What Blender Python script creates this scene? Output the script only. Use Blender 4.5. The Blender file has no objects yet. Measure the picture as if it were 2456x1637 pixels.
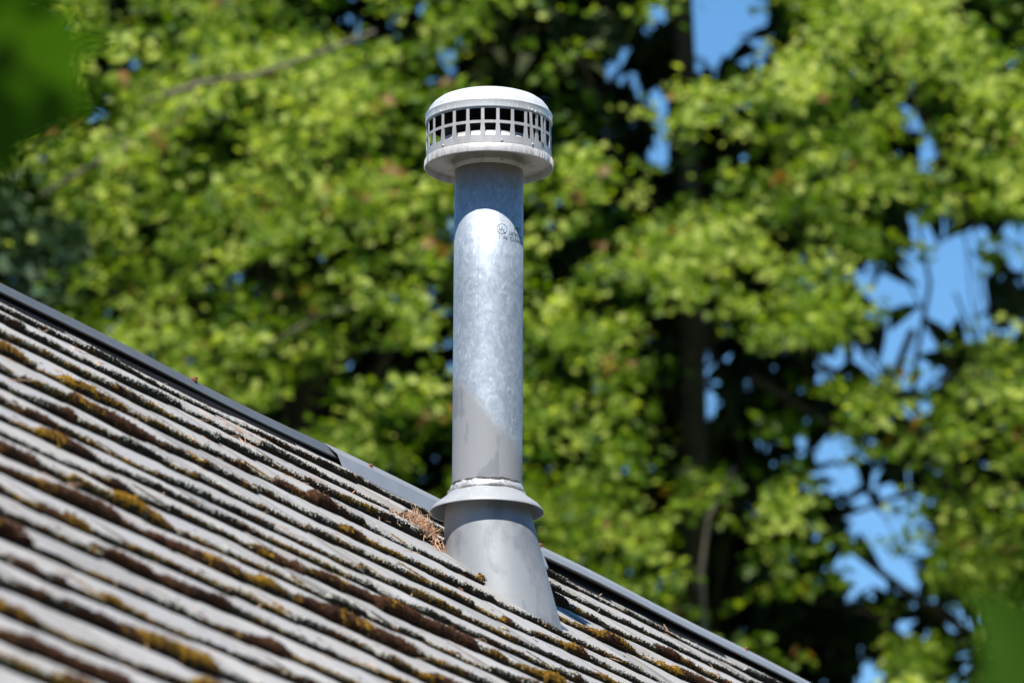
import bpy, math, random
import numpy as np
from mathutils import Vector, Matrix
random.seed(7); rng = np.random.default_rng(7)
sc = bpy.context.scene
C = sc.collection
R = math.radians
sin, cos, pi = math.sin, math.cos, math.pi

# ------------------------------------------------------------------ camera, light, exposure
PITCH = R(15); F = 15500.0; PW, PH = 2456.0, 1637.0
CAM = Vector((0, 0, 2.2))
cd = bpy.data.cameras.new('camera'); cam = bpy.data.objects.new('camera', cd); C.objects.link(cam)
cam.location = CAM; cam.rotation_euler = (pi/2 + PITCH, 0, 0)
cd.sensor_width = 36; cd.lens = F/PW*36; cd.clip_end = 5000; cd.clip_start = .1
cd.dof.use_dof = True; cd.dof.focus_distance = 12.8; cd.dof.aperture_fstop = 7.6; cd.dof.aperture_blades = 0
sc.camera = cam

SUN_EL, SUN_AZ = R(60), R(180 + 9)                 # the sun stands high behind the camera, a little to its left
SUNV = Vector((cos(SUN_EL)*sin(SUN_AZ), cos(SUN_EL)*cos(SUN_AZ), sin(SUN_EL)))
w = bpy.data.worlds.new('World'); sc.world = w; w.use_nodes = True
nt = w.node_tree; bg = nt.nodes['Background']
sky = nt.nodes.new('ShaderNodeTexSky'); sky.sky_type = 'NISHITA'; sky.sun_disc = False
sky.sun_elevation = SUN_EL; sky.sun_rotation = SUN_AZ; sky.altitude = 400; sky.air_density = 1.0
sky.dust_density = 0.0; sky.ozone_density = 2.0
hs = nt.nodes.new('ShaderNodeHueSaturation'); hs.inputs['Saturation'].default_value = 1.26; hs.inputs['Hue'].default_value = .497
nt.links.new(sky.outputs[0], hs.inputs['Color']); nt.links.new(hs.outputs[0], bg.inputs[0]); bg.inputs[1].default_value = .100
sd = bpy.data.lights.new('sun', 'SUN'); sd.energy = 5.0; sd.angle = R(.53); sd.color = (1, .955, .88)
so = bpy.data.objects.new('sun', sd); C.objects.link(so); so.rotation_euler = SUNV.to_track_quat('Z', 'Y').to_euler()
so.location = (0, -5, 20)
sc.view_settings.view_transform = 'Standard'; sc.view_settings.look = 'None'
sc.view_settings.exposure = .80; sc.view_settings.gamma = 1
sc.cycles.max_bounces = 8; sc.cycles.transparent_max_bounces = 8

# ------------------------------------------------------------------ helpers
def pray(x, y):
    u = (x-PW/2)/F; v = (PH/2-y)/F
    return np.array([u, cos(PITCH)-v*sin(PITCH), sin(PITCH)+v*cos(PITCH)])
def at(x, y, depth): return np.array(CAM) + pray(x, y)*depth      # point at that depth along the view axis
def proj(P):
    P = np.asarray(P, float) - np.array(CAM)
    X, Y, Z = P[..., 0], P[..., 1], P[..., 2]
    d = Y*cos(PITCH)+Z*sin(PITCH); up = -Y*sin(PITCH)+Z*cos(PITCH)
    return PW/2+F*X/d, PH/2-F*up/d, d
def mesh(name, V, Fc, smooth=False):
    me = bpy.data.meshes.new(name)
    V = np.asarray(V, np.float32).reshape(-1, 3)
    if isinstance(Fc, np.ndarray):
        n, k = Fc.shape
        me.vertices.add(len(V)); me.vertices.foreach_set('co', V.ravel())
        me.loops.add(n*k); me.loops.foreach_set('vertex_index', Fc.astype(np.int32).ravel())
        me.polygons.add(n); me.polygons.foreach_set('loop_start', np.arange(0, n*k, k, dtype=np.int32))
        me.update(calc_edges=True)
    else:
        me.from_pydata(V.tolist(), [], Fc); me.update()
    if smooth: me.polygons.foreach_set('use_smooth', [True]*len(me.polygons))
    return me
def obj(name, me, mat=None, parent=None, **kw):
    o = bpy.data.objects.new(name, me); C.objects.link(o)
    if mat is not None: me.materials.append(mat)
    if parent is not None: o.parent = parent
    for k, v in kw.items(): o[k] = v
    return o
def thing(name, loc, label, category, group=None):
    o = bpy.data.objects.new(name, None); C.objects.link(o); o.location = loc
    o.empty_display_size = .1; o['label'] = label; o['category'] = category
    if group: o['group'] = group
    return o
def lathe(prof, n=64, closed=False):
    V = []; Fc = []
    for r, z in prof:
        for i in range(n):
            a = 2*pi*i/n; V.append((r*cos(a), r*sin(a), z))
    m = len(prof)
    for j in range(m-1+(1 if closed else 0)):
        j2 = (j+1) % m
        for i in range(n):
            i2 = (i+1) % n
            Fc.append((j*n+i, j*n+i2, j2*n+i2, j2*n+i))
    return V, Fc
def tube(P, rad, n=7):
    """tapered tube along the points P"""
    P = [Vector(p) for p in P]; V = []; Fc = []
    for i, p in enumerate(P):
        t = (P[min(i+1, len(P)-1)]-P[max(i-1, 0)]).normalized()
        a = t.orthogonal().normalized(); b = t.cross(a)
        if i: # keep the frame steady
            a = (pa - t*pa.dot(t)).normalized(); b = t.cross(a)
        pa = a
        for k in range(n):
            q = 2*pi*k/n; V.append(tuple(p+(a*cos(q)+b*sin(q))*rad[i]))
    for i in range(len(P)-1):
        for k in range(n):
            k2 = (k+1) % n
            Fc.append((i*n+k, i*n+k2, (i+1)*n+k2, (i+1)*n+k))
    Fc.append(tuple(range(n-1, -1, -1))); Fc.append(tuple((len(P)-1)*n+k for k in range(n)))
    return V, Fc
class Join:
    def __init__(s): s.V = []; s.F = []
    def add(s, VF):
        o = len(s.V); s.V += list(VF[0]); s.F += [tuple(i+o for i in f) for f in VF[1]]; return s
def noise1(x, seed=0, octaves=3):
    """smooth 1-D value noise, 0..1"""
    x = np.asarray(x, float); out = 0; amp = 1; tot = 0
    for o in range(octaves):
        i = np.floor(x).astype(np.int64); f = x-i; f = f*f*(3-2*f)
        h = lambda k: ((np.sin((k+seed*57.31+o*13.7)*12.9898)*43758.5453) % 1.0)
        out = out+amp*(h(i)*(1-f)+h(i+1)*f); tot += amp; amp *= .5; x = x*2.03
    return out/tot

# ------------------------------------------------------------------ materials
def mat(name):
    m = bpy.data.materials.new(name); m.use_nodes = True
    return m, m.node_tree.nodes, m.node_tree.links, m.node_tree.nodes['Principled BSDF']
def ramp(N, L, src, stops):
    r = N.new('ShaderNodeValToRGB'); e = r.color_ramp.elements
    while len(e) < len(stops): e.new(.5)
    for k, (p, c) in enumerate(stops):
        e[k].position = p; e[k].color = (c, c, c, 1) if not isinstance(c, tuple) else (*c, 1)
    L.new(src, r.inputs[0]); return r.outputs[0]
def nz(N, L, vec, scale, detail=4, rough=.55, dist=0):
    n = N.new('ShaderNodeTexNoise'); n.inputs['Scale'].default_value = scale; n.inputs['Detail'].default_value = detail
    n.inputs['Roughness'].default_value = rough; n.inputs['Distortion'].default_value = dist
    if vec is not None: L.new(vec, n.inputs['Vector'])
    return n.outputs['Fac']
def coord(N, L, kind='Object', scale=(1, 1, 1), add=None):
    t = N.new('ShaderNodeTexCoord'); mp = N.new('ShaderNodeMapping'); mp.inputs['Scale'].default_value = scale
    L.new(t.outputs[kind], mp.inputs['Vector'])
    if add is not None: L.new(add, mp.inputs['Location'])
    return mp.outputs[0]
def mixc(N, L, f, a, b, mode='MIX'):
    m = N.new('ShaderNodeMix'); m.data_type = 'RGBA'; m.blend_type = mode
    for s, v in ((m.inputs[0], f), (m.inputs[6], a), (m.inputs[7], b)):
        if hasattr(v, 'links') or hasattr(v, 'is_linked'): L.new(v, s)
        elif isinstance(v, tuple): s.default_value = (*v, 1)
        else: s.default_value = v
    return m.outputs[2]
def bump(N, L, bs, h, strength, dist):
    b = N.new('ShaderNodeBump'); b.inputs['Strength'].default_value = strength; b.inputs['Distance'].default_value = dist
    L.new(h, b.inputs['Height']); L.new(b.outputs[0], bs.inputs['Normal'])

def m_cedar():
    m, N, L, b = mat('weathered_cedar')
    oi = N.new('ShaderNodeObjectInfo'); at_ = N.new('ShaderNodeAttribute'); at_.attribute_name = 'tint'
    grain = nz(N, L, coord(N, L, scale=(5, 260, 60)), 1, 5, .65)
    grain2 = nz(N, L, coord(N, L, scale=(2.2, 70, 20)), 1, 3, .6)
    blot = nz(N, L, coord(N, L, scale=(6, 9, 6)), 1, 4, .6)
    c1 = ramp(N, L, grain, [(.30, (.11, .10, .095)), (.46, (.28, .272, .264)), (.74, (.415, .408, .398))])
    c2 = ramp(N, L, at_.outputs['Fac'], [(0, (.66, .66, .68)), (.35, (.98, .96, .92)), (.65, (.86, .87, .90)), (1, (1.10, 1.09, 1.07))])
    c = mixc(N, L, 1.0, c1, c2, 'MULTIPLY')
    c = mixc(N, L, ramp(N, L, grain2, [(.42, .0), (.68, .5)]), c, (.385, .38, .38))
    c = mixc(N, L, ramp(N, L, blot, [(.48, .0), (.72, .6)]), c, (.27, .245, .215))
    crack = nz(N, L, coord(N, L, scale=(9, 420, 30)), 1, 2, .5, .3)
    c = mixc(N, L, ramp(N, L, crack, [(.66, 0.), (.70, .85)]), c, (.035, .03, .026))
    L.new(c, b.inputs['Base Color']); b.inputs['Roughness'].default_value = .78
    b.inputs['Specular IOR Level'].default_value = .35
    bump(N, L, b, grain, .55, .0015)
    return m
def m_simple(name, col, rough=.6, metal=0, var=.15, scale=30, spec=.5, bumpd=0, bs=.4):
    m, N, L, b = mat(name)
    n = nz(N, L, coord(N, L), scale, 5, .6)
    lo = tuple(c*(1-var) for c in col); hi = tuple(min(1, c*(1+var)) for c in col)
    L.new(ramp(N, L, n, [(.3, lo), (.7, hi)]), b.inputs['Base Color'])
    b.inputs['Roughness'].default_value = rough; b.inputs['Metallic'].default_value = metal
    b.inputs['Specular IOR Level'].default_value = spec
    if bumpd: bump(N, L, b, n, bs, bumpd)
    return m
def m_moss(name, a, bcol, c, scale=240):
    m, N, L, b = mat(name)
    n = nz(N, L, coord(N, L), scale, 5, .7); n2 = nz(N, L, coord(N, L), 17, 3, .6)
    col = ramp(N, L, n, [(.3, a), (.5, bcol), (.72, c)])
    col = mixc(N, L, ramp(N, L, n2, [(.45, 0.), (.62, .7)]), col, a)
    L.new(col, b.inputs['Base Color']); b.inputs['Roughness'].default_value = .95
    b.inputs['Specular IOR Level'].default_value = .15
    bump(N, L, b, n, .8, .003)
    return m
def m_galv():
    """galvanised pipe with spangle; its foot carries sprayed grey paint with a ragged upper edge"""
    m, N, L, b = mat('galvanised_pipe')
    v = N.new('ShaderNodeTexVoronoi'); v.inputs['Scale'].default_value = 150; v.inputs['Randomness'].default_value = 1
    L.new(coord(N, L, scale=(1, 1, .8)), v.inputs['Vector'])
    sep = N.new('ShaderNodeSeparateColor'); L.new(v.outputs['Color'], sep.inputs[0])
    sp = sep.outputs[0]
    n = nz(N, L, coord(N, L, scale=(1, 1, .7)), 42, 6, .7, 1.4)
    base = mixc(N, L, ramp(N, L, sp, [(0, 0.), (1, .7)]), (.36, .41, .46), (.52, .56, .59))
    base = mixc(N, L, ramp(N, L, n, [(.40, .8), (.58, 0.)]), base, (.29, .34, .40))
    flake = nz(N, L, coord(N, L, scale=(1, 1, .45)), 120, 3, .5, 1.2)
    base = mixc(N, L, ramp(N, L, flake, [(.60, 0.), (.70, .5)]), base, (.68, .71, .72))
    # grime just under the cap
    sx = N.new('ShaderNodeSeparateXYZ'); t = N.new('ShaderNodeTexCoord'); L.new(t.outputs['Object'], sx.inputs[0])
    dirt = nz(N, L, coord(N, L), 45, 5, .7)
    mr = N.new('ShaderNodeMapRange'); mr.inputs['From Min'].default_value = PIPE_TOP-.055; mr.inputs['From Max'].default_value = PIPE_TOP-.012
    L.new(sx.outputs['Z'], mr.inputs['Value'])
    mm = N.new('ShaderNodeMath'); mm.operation = 'MULTIPLY'; L.new(mr.outputs[0], mm.inputs[0]); L.new(ramp(N, L, dirt, [(.35, 0.), (.6, 1.)]), mm.inputs[1])
    base = mixc(N, L, mm.outputs[0], base, (.42, .36, .29))
    # paint mask: height + side slope + noise
    pn = nz(N, L, coord(N, L, scale=(1, 1, .7)), 9, 5, .6)
    ad = N.new('ShaderNodeMath'); ad.operation = 'MULTIPLY_ADD'; L.new(sx.outputs['X'], ad.inputs[0]); ad.inputs[1].default_value = 1.15
    L.new(sx.outputs['Z'], ad.inputs[2])
    ad2 = N.new('ShaderNodeMath'); ad2.operation = 'MULTIPLY_ADD'; L.new(pn, ad2.inputs[0]); ad2.inputs[1].default_value = -.13; L.new(ad.outputs[0], ad2.inputs[2])
    mk = N.new('ShaderNodeMapRange'); mk.interpolation_type = 'SMOOTHSTEP'
    mk.inputs['From Min'].default_value = PAINT_Z-.065-.022; mk.inputs['From Max'].default_value = PAINT_Z-.065+.030
    mk.inputs['To Min'].default_value = 1; mk.inputs['To Max'].default_value = 0
    L.new(ad2.outputs[0], mk.inputs['Value'])
    rub = nz(N, L, coord(N, L, scale=(14, 14, 5)), 1.6, 5, .65, 1.0)
    paint = mixc(N, L, ramp(N, L, rub, [(.52, 0.), (.60, .75)]), (.255, .26, .27), (.17, .18, .20))
    col = mixc(N, L, mk.outputs[0], base, paint)
    L.new(col, b.inputs['Base Color'])
    iv = N.new('ShaderNodeMath'); iv.operation = 'MULTIPLY_ADD'; L.new(mk.outputs[0], iv.inputs[0]); iv.inputs[1].default_value = -.5; iv.inputs[2].default_value = .55
    L.new(iv.outputs[0], b.inputs['Metallic'])
    rr = N.new('ShaderNodeMath'); rr.operation = 'MULTIPLY_ADD'; L.new(mk.outputs[0], rr.inputs[0]); rr.inputs[1].default_value = .02; rr.inputs[2].default_value = .62
    L.new(rr.outputs[0], b.inputs['Roughness'])
    bump(N, L, b, sp, .10, .001)
    return m
def m_paint(name, col, streak, rough=.5, metal=.0, sc_=(40, 40, 12)):
    m, N, L, b = mat(name)
    n = nz(N, L, coord(N, L, scale=sc_), 1, 5, .65, .6); n2 = nz(N, L, coord(N, L), 14, 4, .6)
    c = mixc(N, L, ramp(N, L, n, [(.50, 0.), (.62, .75)]), col, streak)
    c = mixc(N, L, ramp(N, L, n2, [(.4, 0.), (.75, .4)]), c, tuple(min(1, x*1.2) for x in col))
    L.new(c, b.inputs['Base Color']); b.inputs['Roughness'].default_value = rough; b.inputs['Metallic'].default_value = metal
    bump(N, L, b, n2, .25, .004)
    return m
def m_leaf(name, cols, trans=.45, scale=1.6, rough=.5):
    """leaf: diffuse with a little gloss, light shines through"""
    m, N, L, b = mat(name)
    n = nz(N, L, coord(N, L), scale, 3, .7); a = N.new('ShaderNodeAttribute'); a.attribute_name = 'tint'
    col = ramp(N, L, a.outputs['Fac'], cols)
    col = mixc(N, L, ramp(N, L, n, [(.4, 0.), (.7, .35)]), col, cols[0][1])
    L.new(col, b.inputs['Base Color']); b.inputs['Roughness'].default_value = rough; b.inputs['Specular IOR Level'].default_value = .22
    tr = N.new('ShaderNodeBsdfTranslucent')
    L.new(mixc(N, L, 1., col, (1.5, 1.55, .55), 'MULTIPLY'), tr.inputs[0])
    mx = N.new('ShaderNodeMixShader'); mx.inputs[0].default_value = trans
    out = N['Material Output']; L.new(b.outputs[0], mx.inputs[1]); L.new(tr.outputs[0], mx.inputs[2]); L.new(mx.outputs[0], out.inputs[0])
    return m
M_cedar = m_cedar()
M_brown = m_moss('brown_moss', (.016, .007, .005), (.052, .020, .009), (.12, .058, .016))
M_gold = m_moss('golden_moss', (.045, .026, .004), (.20, .105, .007), (.44, .255, .022))
M_dark = m_moss('crust_and_butt_shade', (.010, .010, .008), (.03, .028, .018), (.10, .10, .07), 260)
M_lichen = m_moss('pale_lichen', (.20, .20, .15), (.40, .41, .34), (.62, .63, .56), 260)
M_needle = m_simple('dry_needles', (.50, .31, .19), .7, 0, .45, 40)
M_cap = m_simple('dark_grey_painted_metal', (.105, .11, .115), .42, .15, .10, 18)
M_cap2 = m_simple('light_grey_painted_metal', (.27, .28, .295), .40, .15, .08, 18)
M_blk = m_simple('black_vent_strip', (.008, .008, .009), .9, 0, .3, 60, .1)
M_rust = m_simple('rusty_screw', (.23, .09, .045), .75, .2, .5, 300)
M_flash = m_paint('grey_painted_flashing', (.24, .25, .262), (.135, .145, .165), .55, .2, (16, 16, 8))
M_flange = m_simple('shade_blue_flange', (.06, .075, .11), .5, .3, .2, 20)  # dark blue colour stands for shade and reflection on the flange
M_collar = m_paint('storm_collar_paint', (.26, .27, .28), (.33, .34, .35), .5)
M_seal = m_paint('silver_sealant', (.62, .60, .57), (.15, .14, .13), .3, .5, (90, 90, 90))
M_lid = m_paint('bright_weathered_metal', (.60, .61, .625), (.52, .50, .47), .42, .25, (60, 60, 9))
M_lat = m_paint('dull_grey_lattice', (.42, .415, .415), (.34, .32, .31), .45, .2, (60, 60, 20))
M_skirt = m_paint('stained_skirt', (.48, .465, .455), (.33, .30, .28), .45, .2, (80, 80, 8))
M_under = m_paint('skirt_inside', (.42, .385, .36), (.26, .23, .21), .6, .1)
M_ink = m_simple('black_print', (.02, .03, .04), .6, 0, .1)
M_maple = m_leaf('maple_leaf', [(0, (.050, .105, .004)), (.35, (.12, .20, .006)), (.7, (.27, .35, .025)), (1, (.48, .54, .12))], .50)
M_old = m_leaf('maple_leaf_rust', [(0, (.16, .12, .02)), (1, (.26, .10, .03))], .4)
M_fir = m_leaf('fir_foliage', [(0, (.012, .026, .010)), (.5, (.022, .038, .012)), (1, (.040, .050, .014))], .12, 1.2, .6)
M_firblue = m_leaf('blue_fir_foliage', [(0, (.018, .040, .022)), (.5, (.035, .070, .032)), (1, (.07, .11, .045))], .15, 1.2, .6)
M_fore = m_leaf('foreground_leaf', [(0, (.030, .085, .004)), (1, (.045, .11, .006))], .40)
M_bark = m_simple('grey_bark', (.13, .11, .085), .9, 0, .35, 12, .2, .01)
M_bark2 = m_simple('dark_bark', (.06, .045, .035), .9, 0, .35, 12, .2, .01)
M_wall = m_simple('house_wall_paint', (.30, .29, .27), .8, 0, .1, 4)
M_deck = m_simple('roof_boards', (.06, .05, .045), .9, 0, .2, 6)
M_ground = m_simple('meadow_ground', (.06, .075, .03), .95, 0, .4, .6)

# ------------------------------------------------------------------ roof frame
TH = R(38.25)
VPy = PH/2+F*math.tan(PITCH); VPx = (VPy-694)/.492
AL = math.atan((VPx-PW/2)*cos(PITCH)/F)
Dv = Vector((sin(AL), cos(AL), 0)); Sv = Vector((cos(AL)*cos(TH), -sin(AL)*cos(TH), -sin(TH))); Nv = Sv.cross(Dv)
ZR = 13.5
RO = Vector(at(1169, 694+.492*1169, ZR))                     # ridge origin
RM = Matrix.Translation(RO) @ Matrix((Sv, Dv, Nv)).transposed().to_4x4()   # local x: down the slope, y: along the ridge, z: outwards
RMi = RM.inverted()
def loc2w(d, s, h): return RM @ Vector((d, s, h))
def s_at(x, d=0., h=0.):
    """where along the ridge the line (d,h) meets column x of the view"""
    lo, hi = -6.5, 40.
    for _ in range(60):
        mid = (lo+hi)/2
        if proj(loc2w(d, mid, h))[0] < x: lo = mid
        else: hi = mid
    return lo

# measured courses (butt line heights at the left picture edge) -> distance down the slope
yk = [744, 775, 811, 851, 894, 933, 973, 1010, 1049, 1089, 1135, 1187, 1235, 1290, 1345, 1406, 1475, 1534, 1598]
def icpt(d):
    x, y, _ = proj(loc2w(d, 0, 0)); s = (VPy-y)/(VPx-x); return y-s*x
DK = []
for y in yk:
    lo, hi = 0., 5.
    for _ in range(50):
        mid = (lo+hi)/2
        if icpt(mid) < y: lo = mid
        else: hi = mid
    DK.append(lo)
while len(DK) < 25: DK.append(DK[-1]+.128)
EXT = [.11]+[DK[i]-DK[i-1] for i in range(1, len(DK))]
EAVE = DK[-1]
S0, S1 = -7.5, 9.0

ROOFBASE = Vector((RO.x, RO.y, 0))
house = thing('house', ROOFBASE, 'low house whose steep roof of weathered grey cedar shingles fills the lower left', 'house')
roof = obj('roof', mesh('roof', [(0.02, S0, -.03), (EAVE-.02, S0, -.03), (EAVE-.02, S1, -.03), (0.02, S1, -.03),
                                 (0.02, S0, -.06), (EAVE-.02, S0, -.06), (EAVE-.02, S1, -.06), (0.02, S1, -.06)],
                       [(0, 1, 2, 3), (7, 6, 5, 4), (0, 4, 5, 1), (1, 5, 6, 2), (2, 6, 7, 3), (3, 7, 4, 0)]), M_deck, house)
roof.matrix_parent_inverse = Matrix.Translation(-ROOFBASE); roof.matrix_basis = RM
def ident(o): o.matrix_parent_inverse = Matrix.Identity(4); return o

# --- shingles
allsh = []
TB = .0082
for k, dk in enumerate(DK):
    e = EXT[k]; L = e*1.35
    s = S0 + random.uniform(0, .15); r_ = random.Random(100+k)
    while s < S1:
        wd = r_.choice([.11, .14, .17, .20, .23, .27, .31])*r_.uniform(.92, 1.08)
        g = r_.uniform(.0015, .0045)
        dd = r_.gauss(0, .0035)+(float(noise1(s*1.7, 60+k, 2))-.5)*.026; t = max(.0055, r_.gauss(TB, .0017)); cup = r_.gauss(.0004, .0017); sk = r_.gauss(0, .0014)
        lift = max(0, r_.gauss(0, .0022)); dsk = r_.gauss(0, .004)
        d1 = dk+dd; ys = np.linspace(s+g/2, s+wd-g/2, 5); V = []; prof = []
        for j, y in enumerate(ys):
            q = (j-2)/2; hh = cup*(1-q*q)+sk*q+lift; de = d1+dsk*q+r_.gauss(0, .0008)
            slope = t/e; prof.append((y, de, t+hh))
            V += [(de, y, -.003+lift+min(0, cup*(1-q*q))), (de+.0004, y, t+hh-.0025), (de-.003, y, t+hh),
                  (de-L*.5, y, t-slope*L*.5+hh*.5), (de-L, y, t-slope*L), (de-L, y, t-slope*L-.004)]
        Fc = []
        for j in range(4):
            a = j*6; b_ = a+6
            Fc += [(a+i, b_+i, b_+i+1, a+i+1) for i in range(5)]
        Fc += [tuple(range(0, 6)), tuple(range(29, 23, -1))]
        Fc = [f[::-1] for f in Fc]
        x0, y0, z0 = proj(loc2w(d1, s, t)); x1, y1, _ = proj(loc2w(d1, s+wd, t))
        vis = max(x0, x1) > -20 and min(x0, x1) < PW+20 and min(y0, y1) < PH+60 and max(y0, y1) > 600
        allsh.append(dict(V=V, F=Fc, vis=vis, area=(wd/z0**2) if vis else 0, k=k, s=s, w=wd, d=d1, t=t, prof=prof, tint=r_.random(), e=e, near=z0))
        s += wd
# the flue's flashing takes the place of the shingles over its hole
def in_flash(q): return False
allsh.sort(key=lambda q: (not q['vis'], -q['area']))
def tint_attr(me, val):
    a = me.attributes.new('tint', 'FLOAT', 'POINT'); a.data.foreach_set('value', np.asarray(val, np.float32) if np.ndim(val) else np.full(len(me.vertices), val, np.float32))
for q in allsh[:290]:
    me = mesh('shingle', q['V'], q['F']); tint_attr(me, q['tint']); ident(obj('shingle', me, M_cedar, roof))
V = []; Fc = []; tv = []
for q in allsh[290:]:
    o = len(V); V += q['V']; Fc += [tuple(i+o for i in f) for f in q['F']]; tv += [q['tint']]*len(q['V'])
me = mesh('shingle_courses', V, Fc); tint_attr(me, tv)
ident(obj('shingle_courses', me, M_cedar, roof, kind='stuff'))
print('shingles', len(allsh), 'visible', sum(q['vis'] for q in allsh))

# --- the house under the roof
def wpt(v): return tuple(Vector(v)-ROOFBASE)
apexz = RO.z-.03
def corner(d, s, mirror=False):
    p = loc2w(d, s, -.06)
    if mirror:
        n = Vector((Sv.x, Sv.y, 0)).normalized(); q = p-RO; q = q-n*2*q.dot(n); p = RO+q
    return p
back = mesh('back_slope', [wpt(corner(0.02, S0, True)), wpt(corner(EAVE, S0, True)), wpt(corner(EAVE, S1, True)), wpt(corner(0.02, S1, True))], [(3, 2, 1, 0)])
bs = obj('back_slope', back, M_cedar, house)
bm = back
sol = bs.modifiers.new('thick', 'SOLIDIFY'); sol.thickness = .04
n_ = Vector((Sv.x, Sv.y, 0)).normalized(); run = EAVE*cos(TH)-.35
J = Join()
c = [RO+n_*run+Dv*(S0+.3), RO+n_*run+Dv*(S1-.3), RO-n_*run+Dv*(S1-.3), RO-n_*run+Dv*(S0+.3)]
hz = RO.z-run*math.tan(TH)-.12
V = [wpt((p.x, p.y, 0)) for p in c]+[wpt((p.x, p.y, hz)) for p in c]
V += [wpt(RO+Dv*(S0+.3)-Vector((0, 0, .12))), wpt(RO+Dv*(S1-.3)-Vector((0, 0, .12)))]
obj('wall', mesh('wall', V, [(0, 1, 5, 4), (1, 2, 6, 9, 5), (2, 3, 7, 6), (3, 0, 4, 8, 7)]), M_wall, house)
fb = [loc2w(EAVE-.02, S0, -.02), loc2w(EAVE-.02, S1, -.02), loc2w(EAVE-.02, S1, -.16), loc2w(EAVE-.02, S0, -.16)]
fm = obj('fascia_board', mesh('fascia_board', [wpt(p) for p in fb], [(0, 1, 2, 3)]), M_cap, house)
sol = fm.modifiers.new('thick', 'SOLIDIFY'); sol.thickness = .025

# --- ridge cap: black vent strip, metal pieces lapping each other, rusty screws
def strip(prof, s0, s1, n=2, wob=None):
    V = []; Fc = []; m = len(prof)
    for i in range(n):
        s = s0+(s1-s0)*i/(n-1)
        for (d, h) in prof:
            dd, dh = (wob(s, d) if wob else (0, 0)); V.append((d+dd, s, h+dh))
    for i in range(n-1):
        for j in range(m-1):
            Fc.append((i*m+j, i*m+j+1, (i+1)*m+j+1, (i+1)*m+j))
    return V, Fc
def ridge_obj(name, VF, m, thick=0, parent=None):
    o = obj(name, mesh(name, *VF), m, parent or house)
    if parent is None: o.matrix_parent_inverse = Matrix.Translation(-ROOFBASE); o.matrix_basis = RM
    if thick:
        s_ = o.modifiers.new('thick', 'SOLIDIFY'); s_.thickness = thick; s_.offset = -1
    return o
hA = .028
# back flange direction in local (d,h): mirror of the slope about the vertical
b1 = (-cos(2*TH), -sin(2*TH))
def cap_prof(dB, hB, dC, hC, lift=0, hem=.004):
    A = (.10, hA+lift)
    return [(A[0]+b1[0]*.16, A[1]+b1[1]*.16-0.0), (A[0]+b1[0]*.02, A[1]+b1[1]*.01), A, (dB, hB+lift), (dC, hC+lift), (dC-.002, hC+lift-hem)]
sS = s_at(862, .12, .02)
wob = lambda s, d: (0, .0035*math.sin(s*1.9+1)+.0015*math.sin(s*6.1))
sE = s_at(1270, .12, .02)
p1 = ridge_obj('ridge_cap', strip(cap_prof(.108, .0274, .136, .0200), S0, sS+.05, 60, wob), M_cap, .0012)
p2 = ridge_obj('ridge_cap', strip(cap_prof(.137, .0262, .170, .0075, .0016), sS-.13, sE+.02, 30, wob), M_cap2, .0012)
p3 = ridge_obj('ridge_cap', strip(cap_prof(.126, .0262, .140, .0195, .0030), sE-.15, S1, 60, wob), M_cap2, .0012)
p1['label'] = 'darker grey ridge cap length left of the lap'
vs = ridge_obj('ridge_vent_strip', strip([(.02, -.02), (.02, .010), (.124, .0125), (.162, .004), (.166, -.012)], S0, S1, 2), M_blk)
for x, par in ((468, p1), (875, p2), (1290, p3), (1786, p3)):
    s = s_at(x, .104, hA)
    J = Join(); prof = [(.0001, .0085), (.0035, .0085), (.0042, .0065), (.0042, .003), (.0075, .0025), (.0075, .0), (.0001, 0)]
    V, Fc = lathe(prof, 8)
    dz = -.0015 if x != 875 else -.004
    d0 = .104 if x != 875 else .119
    V = [(d0+a, s+b_, hA+wob(s, 0)[1]+c_+dz+.002) for a, b_, c_ in V]
    o = obj('screw', mesh('screw', V, Fc), M_rust, par); ident(o)

# ------------------------------------------------------------------ flue
D_FL = .565
s_f = s_at(1167, D_FL, 0)
FB = loc2w(D_FL, s_f, 0); ZP = proj(FB)[2]
def z_at(y, base=FB):
    """height above the flue's base whose axis point lies on row y of the view"""
    lo, hi = -1., 3.
    for _ in range(50):
        mid = (lo+hi)/2
        if proj(base+Vector((0, 0, mid)))[1] > y: lo = mid
        else: hi = mid
    return lo
print('flue depth', ZP, 'ridge z', RO.z, 'eave z', loc2w(EAVE, 0, 0).z)
u1 = ZP/F/3.564                       # metres per step of the enlarged view of the cap
ZL = z_at(180+425/3.564)              # rim of the lid
RP = 300*u1
u2 = ZP/F/2.375
ZCt = z_at(880+703/2.375); ZCb = z_at(880+819/2.375)
PIPE_TOP = ZL-420*u1
PAINT_Z = z_at(1010)
M_galv = m_galv()
flue = thing('flue_vent', FB, 'galvanised metal flue pipe with round latticed cap and oblique grey flashing on the mossy roof', 'vent pipe')
pv, pf = lathe([(RP*1.006, ZCt-.03), (RP*1.006, ZCt+.02), (RP*1.003, ZCt+.4), (RP*.998, PIPE_TOP+.03), (RP*.96, PIPE_TOP+.03)], 96)
pipe = obj('pipe', mesh('pipe', pv, pf, True), M_galv, flue)
pipe.rotation_euler = (0, R(.28), 0)
# seam of the pipe: a thin standing line
V, Fc = tube([(RP*.999*sin(R(-16)), -RP*.999*cos(R(-16)), ZCt+.0), (RP*.999*sin(R(-16)), -RP*.999*cos(R(-16)), PIPE_TOP-.0)], [.00045, .00045], 5)
obj('seam', mesh('seam', V, Fc), M_galv, pipe)

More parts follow.
